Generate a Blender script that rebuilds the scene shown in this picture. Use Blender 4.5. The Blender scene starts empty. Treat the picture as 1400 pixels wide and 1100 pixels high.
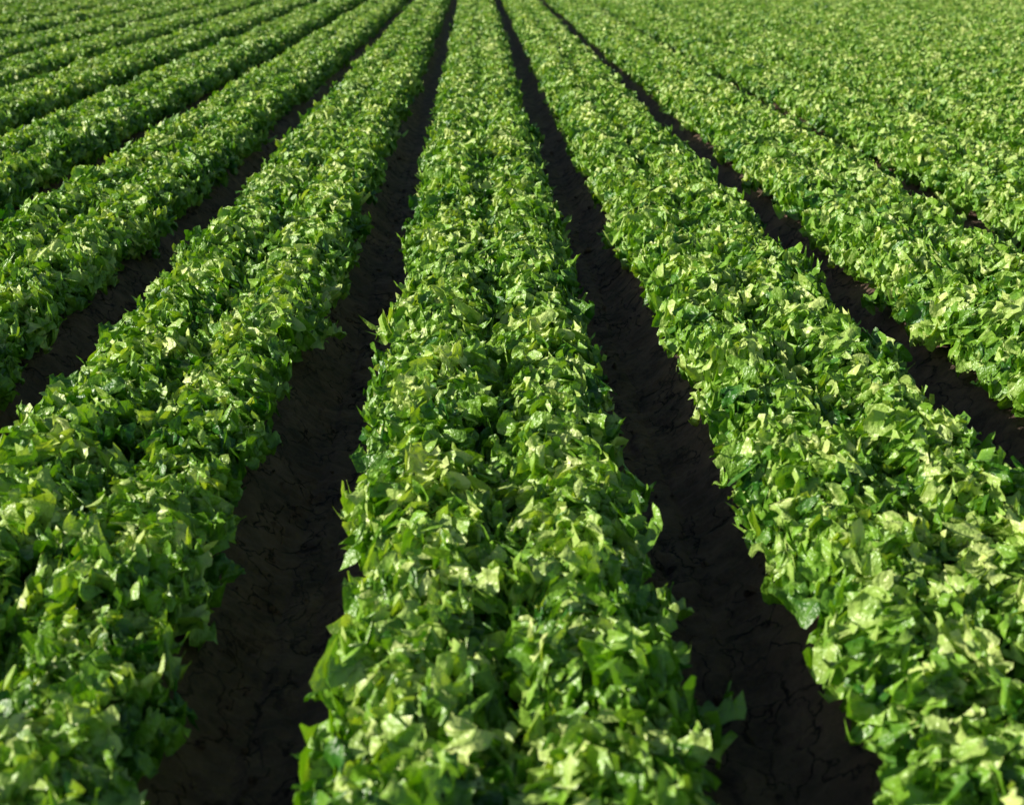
import bpy, math
import numpy as np
from mathutils import Vector
rng = np.random.default_rng(11)
scene = bpy.context.scene

P = 1.02; OX = 0.044
H = 1.63
PITCH = 19.95; YAW = 1.6
SUN_EL = 22.5; SUN_AZ = -94.0   # degrees clockwise from +Y

# ---------------------------------------------------------------- helpers
def mesh_from(name, V, F, smooth=True):
    me = bpy.data.meshes.new(name)
    nv, nf, k = len(V), len(F), F.shape[1]
    me.vertices.add(nv); me.vertices.foreach_set("co", V.astype(np.float32).ravel())
    me.loops.add(nf*k); me.loops.foreach_set("vertex_index", F.astype(np.int32).ravel())
    me.polygons.add(nf)
    me.polygons.foreach_set("loop_start", (np.arange(nf)*k).astype(np.int32))
    me.update(calc_edges=True)
    me.polygons.foreach_set("use_smooth", np.full(nf, smooth))
    me.update()
    return me

def grid_faces(nu, nv):
    i, j = np.meshgrid(np.arange(nu), np.arange(nv), indexing='ij')
    a = i*(nv+1)+j
    return np.stack([a, a+nv+1, a+nv+2, a+1], -1).reshape(-1, 4)

def vnoise(x, y, s, seed):
    r = np.random.default_rng(seed); N = 512
    T = r.random((N, N))*2-1
    X = x/s+1000; Y = y/s+1000
    xi = np.floor(X).astype(int); yi = np.floor(Y).astype(int)
    fx = X-xi; fy = Y-yi
    fx = fx*fx*(3-2*fx); fy = fy*fy*(3-2*fy)
    g = lambda a, b: T[a % N, b % N]
    return (g(xi, yi)*(1-fx)+g(xi+1, yi)*fx)*(1-fy)+(g(xi, yi+1)*(1-fx)+g(xi+1, yi+1)*fx)*fy

# ---------------------------------------------------------------- materials
def nodes_of(name):
    m = bpy.data.materials.new(name); m.use_nodes = True
    nt = m.node_tree; nt.nodes.clear()
    return m, nt, nt.nodes, nt.links

def leaf_material():
    m, nt, N, L = nodes_of("lettuce_leaf")
    out = N.new('ShaderNodeOutputMaterial')
    at = N.new('ShaderNodeAttribute'); at.attribute_name = "tint"
    sep = N.new('ShaderNodeSeparateColor'); L.new(at.outputs['Color'], sep.inputs[0])
    oi = N.new('ShaderNodeObjectInfo')
    def math_(op, a, b):
        n = N.new('ShaderNodeMath'); n.operation = op
        for i, s in enumerate((a, b)):
            if isinstance(s, (int, float)): n.inputs[i].default_value = s
            else: L.new(s, n.inputs[i])
        return n.outputs[0]
    f = math_('ADD', math_('MULTIPLY', sep.outputs[0], 0.80), math_('MULTIPLY', oi.outputs['Random'], 0.22))
    cr = N.new('ShaderNodeValToRGB'); L.new(f, cr.inputs[0])
    e = cr.color_ramp.elements
    e[0].position = 0.12; e[0].color = (0.045, 0.205, 0.014, 1)
    e[1].position = 0.85; e[1].color = (0.80, 0.93, 0.32, 1)
    x = e.new(0.47); x.color = (0.30, 0.57, 0.052, 1)
    mx = N.new('ShaderNodeMix'); mx.data_type = 'RGBA'
    L.new(sep.outputs[2], mx.inputs[0]); L.new(cr.outputs[0], mx.inputs[6])
    mx.inputs[7].default_value = (0.64, 0.78, 0.34, 1)
    bs = N.new('ShaderNodeBsdfPrincipled')
    L.new(mx.outputs[2], bs.inputs['Base Color'])
    bs.inputs['Roughness'].default_value = 0.40
    bs.inputs['Specular IOR Level'].default_value = 1.0
    tc = N.new('ShaderNodeTexCoord')
    n2 = N.new('ShaderNodeTexNoise'); n2.inputs['Scale'].default_value = 70; n2.inputs['Detail'].default_value = 2
    L.new(tc.outputs['Object'], n2.inputs['Vector'])
    bu = N.new('ShaderNodeBump'); bu.inputs['Strength'].default_value = 1.0; bu.inputs['Distance'].default_value = 0.008
    L.new(n2.outputs[0], bu.inputs['Height']); L.new(bu.outputs[0], bs.inputs['Normal'])
    tr = N.new('ShaderNodeBsdfTranslucent'); L.new(bu.outputs[0], tr.inputs['Normal'])
    hs = N.new('ShaderNodeMix'); hs.data_type = 'RGBA'; hs.blend_type = 'MULTIPLY'; hs.inputs[0].default_value = 1
    L.new(mx.outputs[2], hs.inputs[6]); hs.inputs[7].default_value = (1.0, 1.12, 0.08, 1)
    L.new(hs.outputs[2], tr.inputs['Color'])
    ms = N.new('ShaderNodeMixShader'); ms.inputs[0].default_value = 0.24
    L.new(bs.outputs[0], ms.inputs[1]); L.new(tr.outputs[0], ms.inputs[2])
    L.new(ms.outputs[0], out.inputs[0])
    return m

def soil_material():
    m, nt, N, L = nodes_of("dark_clay_soil")
    out = N.new('ShaderNodeOutputMaterial')
    bs = N.new('ShaderNodeBsdfPrincipled'); L.new(bs.outputs[0], out.inputs[0])
    tc = N.new('ShaderNodeTexCoord')
    nw = N.new('ShaderNodeTexNoise'); nw.inputs['Scale'].default_value = 7; nw.inputs['Detail'].default_value = 6
    L.new(tc.outputs['Object'], nw.inputs['Vector'])
    ad = N.new('ShaderNodeMix'); ad.data_type = 'RGBA'; ad.blend_type = 'LINEAR_LIGHT'; ad.inputs[0].default_value = 0.14
    L.new(tc.outputs['Object'], ad.inputs[6]); L.new(nw.outputs['Color'], ad.inputs[7])
    mp = N.new('ShaderNodeMapping'); mp.inputs['Scale'].default_value = (1.7, 0.6, 1); L.new(ad.outputs[2], mp.inputs[0])
    vo = N.new('ShaderNodeTexVoronoi'); vo.feature = 'DISTANCE_TO_EDGE'; vo.inputs['Scale'].default_value = 6.5
    L.new(mp.outputs[0], vo.inputs['Vector'])
    mr = N.new('ShaderNodeMapRange'); mr.interpolation_type = 'SMOOTHSTEP'
    mr.inputs['From Min'].default_value = 0.0; mr.inputs['From Max'].default_value = 0.045
    L.new(vo.outputs['Distance'], mr.inputs['Value'])
    nb = N.new('ShaderNodeTexNoise'); nb.inputs['Scale'].default_value = 4; L.new(tc.outputs['Object'], nb.inputs['Vector'])
    mb = N.new('ShaderNodeMapRange'); mb.inputs['From Min'].default_value = .45; mb.inputs['From Max'].default_value = .64
    L.new(nb.outputs[0], mb.inputs['Value'])
    mxx = N.new('ShaderNodeMath'); mxx.operation = 'MAXIMUM'; L.new(mr.outputs[0], mxx.inputs[0]); L.new(mb.outputs[0], mxx.inputs[1])
    n1 = N.new('ShaderNodeTexNoise'); n1.inputs['Scale'].default_value = 45; n1.inputs['Detail'].default_value = 8; n1.inputs['Roughness'].default_value = .7
    L.new(tc.outputs['Object'], n1.inputs['Vector'])
    n3 = N.new('ShaderNodeTexNoise'); n3.inputs['Scale'].default_value = 6; n3.inputs['Detail'].default_value = 10; n3.inputs['Roughness'].default_value = .75
    L.new(tc.outputs['Object'], n3.inputs['Vector'])
    cr = N.new('ShaderNodeValToRGB'); L.new(n3.outputs[0], cr.inputs[0])
    e = cr.color_ramp.elements
    e[0].position = .38; e[0].color = (0.13, 0.088, 0.070, 1)
    e[1].position = .64; e[1].color = (0.36, 0.225, 0.165, 1)
    mc = N.new('ShaderNodeMix'); mc.data_type = 'RGBA'
    L.new(mxx.outputs[0], mc.inputs[0]); mc.inputs[6].default_value = (0.03, 0.021, 0.018, 1); L.new(cr.outputs[0], mc.inputs[7])
    L.new(mc.outputs[2], bs.inputs['Base Color'])
    bs.inputs['Roughness'].default_value = 0.65
    b1 = N.new('ShaderNodeBump'); b1.inputs['Distance'].default_value = 0.035; b1.inputs['Strength'].default_value = 1
    L.new(mxx.outputs[0], b1.inputs['Height'])
    b2 = N.new('ShaderNodeBump'); b2.inputs['Distance'].default_value = 0.03; b2.inputs['Strength'].default_value = 1
    L.new(n1.outputs[0], b2.inputs['Height']); L.new(b1.outputs[0], b2.inputs['Normal'])
    L.new(b2.outputs[0], bs.inputs['Normal'])
    return m

LEAF = leaf_material(); SOIL = soil_material()

# ---------------------------------------------------------------- lettuce plant variants
NU, NV = 44, 10
def leaf(r, L, w, p0, p1, az, r0, z0):
    u = np.linspace(0, 1, NU+1)[:, None]; v = np.linspace(-1, 1, NV+1)[None, :]
    av = np.abs(v)
    phi = p0+(p1-p0)*u**1.4 + 0.22*np.sin(u*8+r.random()*6)
    du = L/NU
    rr = r0+np.concatenate([[0], np.cumsum(np.cos(phi[:-1, 0]))])[:, None]*du
    zz = z0+np.concatenate([[0], np.cumsum(np.sin(phi[:-1, 0]))])[:, None]*du
    W = w*(0.20+0.98*u**1.1)*np.sqrt(np.clip(1-u**4, 0, 1))+0.001
    side = (v > 0)
    def per(a, b): return np.where(side, a, b)
    n1 = per(r.uniform(4.5, 6.5), r.uniform(4.5, 6.5)); h1 = per(r.random(), r.random())
    s = (n1*u**1.1+h1) % 1.0
    saw = np.where(s < .70, (s/.70)**.7, (1-s)/.30)
    s2 = (n1*3*u+h1*3) % 1.0
    saw2 = np.abs(2*s2-1)
    lob = (0.80*(saw-.55)+0.34*(saw2-.5))*av**1.5
    y = v*W*(1+lob)
    ph = per(r.random()*6.28, r.random()*6.28); k = per(r.uniform(3.2, 5.0), r.uniform(3.2, 5.0))
    A = w*r.uniform(.42, .66)
    env = np.clip(u*2.5, 0, 1)
    rf = A*av**1.0*np.sin(2*np.pi*k*u+ph+v*1.5)*env
    rf += A*.52*av**2*np.sin(2*np.pi*k*2.1*u+ph*2.1+v*2)*env
    cup = r.uniform(-0.6, .6)*w*av**2
    q = r.random(4)*6.28
    cr = w*.12*(np.sin(v*6+u*19+q[0])+np.sin(v*8-u*25+q[1])+.9*np.sin(v*11+u*9+q[2])*np.sin(u*40+q[3]))*env
    tipcurl = r.uniform(-1.0, .5)*w*np.clip(u-.6, 0, 1)**2*7
    n = rf+cup+cr+tipcurl
    fwd = w*0.50*(saw-.4)*av**1.7*np.clip(1.3-u, 0, 1) + w*.38*av**2*np.cos(2*np.pi*k*u+ph+v*1.5)*env
    tw = np.clip(r.normal(0, .5), -1, 1)*u
    y2 = y*np.cos(tw)-n*np.sin(tw); n2_ = y*np.sin(tw)+n*np.cos(tw)
    bend = np.clip(r.normal(0, .3), -.5, .5)*u**2*L*.4
    X = rr+fwd*np.cos(phi)-n2_*np.sin(phi)
    Z = zz+fwd*np.sin(phi)+n2_*np.cos(phi)
    Y = y2+bend+0*X
    c, s_ = math.cos(az), math.sin(az)
    V = np.stack([X*c-Y*s_, X*s_+Y*c, Z], -1).reshape(-1, 3)
    rib = np.clip(1-av/.22, 0, 1)*np.clip(1-u*1.05, 0, 1)*.8
    tn = .11*np.sin(v*3+u*7+q[1])+.07*np.sin(v*9-u*21+q[2])+.24*(u-.68)
    return V, (rib+0*u*v).ravel(), (u+0*v).ravel(), tn.ravel()

def plant(seed):
    r = np.random.default_rng(seed)
    Vs, Fs, Cs = [], [], []; off = 0
    F0 = grid_faces(NU, NV); n = 54
    for i in range(n):
        t = i/(n-1)
        L = (.220*(1-t)+.168*t)*r.uniform(.88, 1.12)
        w = (.057*(1-t)+.045*t)*r.uniform(.75, 1.2)
        p0 = math.radians(52*(1-t)+88*t+r.normal(0, 6))
        p1 = math.radians(-8*(1-t)+54*t+np.clip(r.normal(0, 30), -48, 48))
        az = i*2.39996+r.normal(0, .25)
        V, rib, uu, tn = leaf(r, L, w, p0, p1, az, .012+.02*(1-t), .01+.03*t)
        lr = np.clip(.30+.25*t+r.normal(0, .20)+tn, 0, 1)
        C = np.stack([lr, uu, rib, np.ones_like(rib)], -1)
        Vs.append(V); Fs.append(F0+off); Cs.append(C); off += len(V)
    V = np.concatenate(Vs); F = np.concatenate(Fs); C = np.concatenate(Cs)
    me = mesh_from("lettuce_plant", V, F)
    a = me.color_attributes.new("tint", 'FLOAT_COLOR', 'POINT')
    a.data.foreach_set("color", C.astype(np.float32).ravel())
    me.materials.append(LEAF)
    return me
NVAR = 12
src = bpy.data.collections.new("lettuce_plants")
for i in range(NVAR):
    src.objects.link(bpy.data.objects.new("lettuce_plant_%02d" % i, plant(100+i)))

# ---------------------------------------------------------------- geometry nodes
ng = bpy.data.node_groups.new("plant_rows", 'GeometryNodeTree')
ng.interface.new_socket("Geometry", in_out='INPUT', socket_type='NodeSocketGeometry')
ng.interface.new_socket("Geometry", in_out='OUTPUT', socket_type='NodeSocketGeometry')
N = ng.nodes; L = ng.links
gi = N.new('NodeGroupInput'); go = N.new('NodeGroupOutput')
ci = N.new('GeometryNodeCollectionInfo'); ci.inputs['Collection'].default_value = src
ci.inputs['Separate Children'].default_value = True; ci.inputs['Reset Children'].default_value = True
iop = N.new('GeometryNodeInstanceOnPoints'); iop.inputs['Pick Instance'].default_value = True
def na(name, t):
    n = N.new('GeometryNodeInputNamedAttribute'); n.data_type = t; n.inputs['Name'].default_value = name
    return n.outputs['Attribute']
er = N.new('FunctionNodeEulerToRotation')
L.new(na("rot", 'FLOAT_VECTOR'), er.inputs[0]); L.new(er.outputs[0], iop.inputs['Rotation'])
L.new(na("scl", 'FLOAT_VECTOR'), iop.inputs['Scale']); L.new(na("pick", 'INT'), iop.inputs['Instance Index'])
L.new(gi.outputs[0], iop.inputs['Points']); L.new(ci.outputs[0], iop.inputs['Instance']); L.new(iop.outputs[0], go.inputs[0])

def lettuce_row(bx, y0, y1):
    pts, rot, scl = [], [], []
    for sx in (-1, 1):
        y = y0+rng.random()*.2
        while y < y1:
            s = np.clip(rng.normal(1.02, .05), .92, 1.12)
            x = bx+sx*.169+rng.normal(0, .014)
            pts.append((x, y, .12+rng.normal(0, .008)))
            rot.append((rng.normal(0, .08), rng.normal(0, .08)+sx*.05, rng.random()*6.283))
            scl.append((s*1.02, s*1.02, s*rng.uniform(.96, 1.12)))
            y += rng.uniform(.175, .228)
    me = bpy.data.meshes.new("lettuce_row")
    n = len(pts); me.vertices.add(n); me.vertices.foreach_set("co", np.array(pts, np.float32).ravel())
    for nm, d in (("rot", rot), ("scl", scl)):
        a = me.attributes.new(nm, 'FLOAT_VECTOR', 'POINT'); a.data.foreach_set("vector", np.array(d, np.float32).ravel())
    a = me.attributes.new("pick", 'INT', 'POINT'); a.data.foreach_set("value", rng.integers(0, NVAR, n).astype(np.int32))
    ob = bpy.data.objects.new("lettuce_row", me); scene.collection.objects.link(ob)
    md = ob.modifiers.new("plants", 'NODES'); md.node_group = ng
for n in range(-16, 17):
    lettuce_row(OX+n*P, .6 if abs(n) < 5 else 2.0+.8*(abs(n)-5), 48)

# ---------------------------------------------------------------- ground
def coords_x():
    xs = []
    for n in range(-17, 18):
        c = OX+n*P
        st = .010 if -3 <= n <= 3 else .05
        xs.append(np.arange(c-P/2, c+P/2-1e-6, P/round(P/st)))
    x = np.concatenate(xs)
    return np.concatenate([[-900, -300, -90, -40], x, [40, 90, 300, 900]])
ys = [-3.0]
while ys[-1] < 60:
    y = ys[-1]; ys.append(y+(.05 if y < 1.2 else min(.011+.0022*max(0, y-4)**1.25, .5)))
ys = np.array([-400, -100, -30, -8]+ys+[80, 120, 250, 600, 1500.])
xs = coords_x()
X, Y = np.meshgrid(xs, ys, indexing='ij')
d = np.abs(((X-OX) % P)-P/2)    # distance to furrow centre
t = np.clip((d-.05)/(.24-.05), 0, 1); t = t*t*(3-2*t)
inside = (np.abs(X) < 19) & (Y > -4) & (Y < 75)
near = np.clip((14-Y)/8, 0, 1)
Z = .125*t
Z += .012*vnoise(X, Y*.6, .16, 1)+.010*vnoise(X, Y, .05, 2)*near+.005*vnoise(X, Y, .02, 3)*near
rip = np.sin((Y+.03*vnoise(X, Y, .2, 5)+.15*d)*2*np.pi/.045)
Z += .006*rip*np.clip(1-np.abs(d-.10)/.08, 0, 1)*(.6+.5*vnoise(X, Y, .6, 6))*near
dw = d+.012*vnoise(X*0, Y, .25, 9)
Z -= .010*np.exp(-((dw-.045)/.012)**2)*near      # wheel-edge grooves along the furrow
Z = np.where(inside, Z, .10)
V = np.stack([X, Y, Z], -1).reshape(-1, 3)
me = mesh_from("ground", V, grid_faces(len(xs)-1, len(ys)-1)); me.materials.append(SOIL)
scene.collection.objects.link(bpy.data.objects.new("ground", me))

import bmesh
bm = bmesh.new(); bmesh.ops.create_icosphere(bm, subdivisions=2, radius=1)
bV = np.array([v.co[:] for v in bm.verts]); bF = np.array([[v.index for v in f.verts] for f in bm.faces]); bm.free()
Vs, Fs = [], []; off = 0
for i in range(2200):
    n = rng.integers(-4, 5); sx = rng.choice([-1, 1])
    dd = rng.choice([abs(rng.normal(0, .06)), rng.uniform(.12, .24)])
    x = OX+(n+.5)*P+sx*dd; y = rng.uniform(1.2, 12)
    tt = np.clip((dd-.05)/.19, 0, 1); z = .125*tt*tt*(3-2*tt)
    s = min(rng.lognormal(-5.2, .5), .018)
    k = bV*(1+.35*np.sin(bV[:, [1]]*3+rng.random()*6)*np.sin(bV[:, [2]]*4+rng.random()*6)+rng.normal(0, .08, (len(bV), 1)))
    Vs.append(k*s*rng.uniform(.6, 1.2, 3)+[x, y, z+s*.3]); Fs.append(bF+off); off += len(bV)
me = mesh_from("soil_clods", np.concatenate(Vs), np.concatenate(Fs), False); me.materials.append(SOIL)
scene.collection.objects.link(bpy.data.objects.new("soil_clods", me))

# ---------------------------------------------------------------- light
w = bpy.data.worlds.new("World"); scene.world = w; w.use_nodes = True
nt = w.node_tree; bg = nt.nodes['Background']
sk = nt.nodes.new('ShaderNodeTexSky'); sk.sky_type = 'NISHITA'; sk.sun_disc = False
sk.sun_elevation = math.radians(SUN_EL); sk.sun_rotation = math.radians(SUN_AZ % 360)
nt.links.new(sk.outputs[0], bg.inputs[0]); bg.inputs[1].default_value = 0.06
sd = bpy.data.lights.new("sun", 'SUN'); sd.energy = 5.0; sd.angle = math.radians(.5); sd.color = (1, .95, .80)
so = bpy.data.objects.new("sun", sd); scene.collection.objects.link(so)
el, az = math.radians(SUN_EL), math.radians(SUN_AZ)
S = Vector((math.sin(az)*math.cos(el), math.cos(az)*math.cos(el), math.sin(el)))
so.rotation_euler = S.to_track_quat('Z', 'Y').to_euler(); so.location = S*50

# ---------------------------------------------------------------- camera
cd = bpy.data.cameras.new("camera"); cam = bpy.data.objects.new("camera", cd); scene.collection.objects.link(cam)
cam.location = (0, 0, H); cam.rotation_euler = (math.radians(90-PITCH), 0, math.radians(-YAW))
cd.lens = 45; cd.sensor_width = 36; cd.clip_start = .05; cd.clip_end = 3000
cd.dof.use_dof = True; cd.dof.focus_distance = 4.7; cd.dof.aperture_fstop = 3.5
scene.camera = cam
scene.view_settings.view_transform = 'Standard'; scene.view_settings.look = 'None'; scene.view_settings.exposure = 0
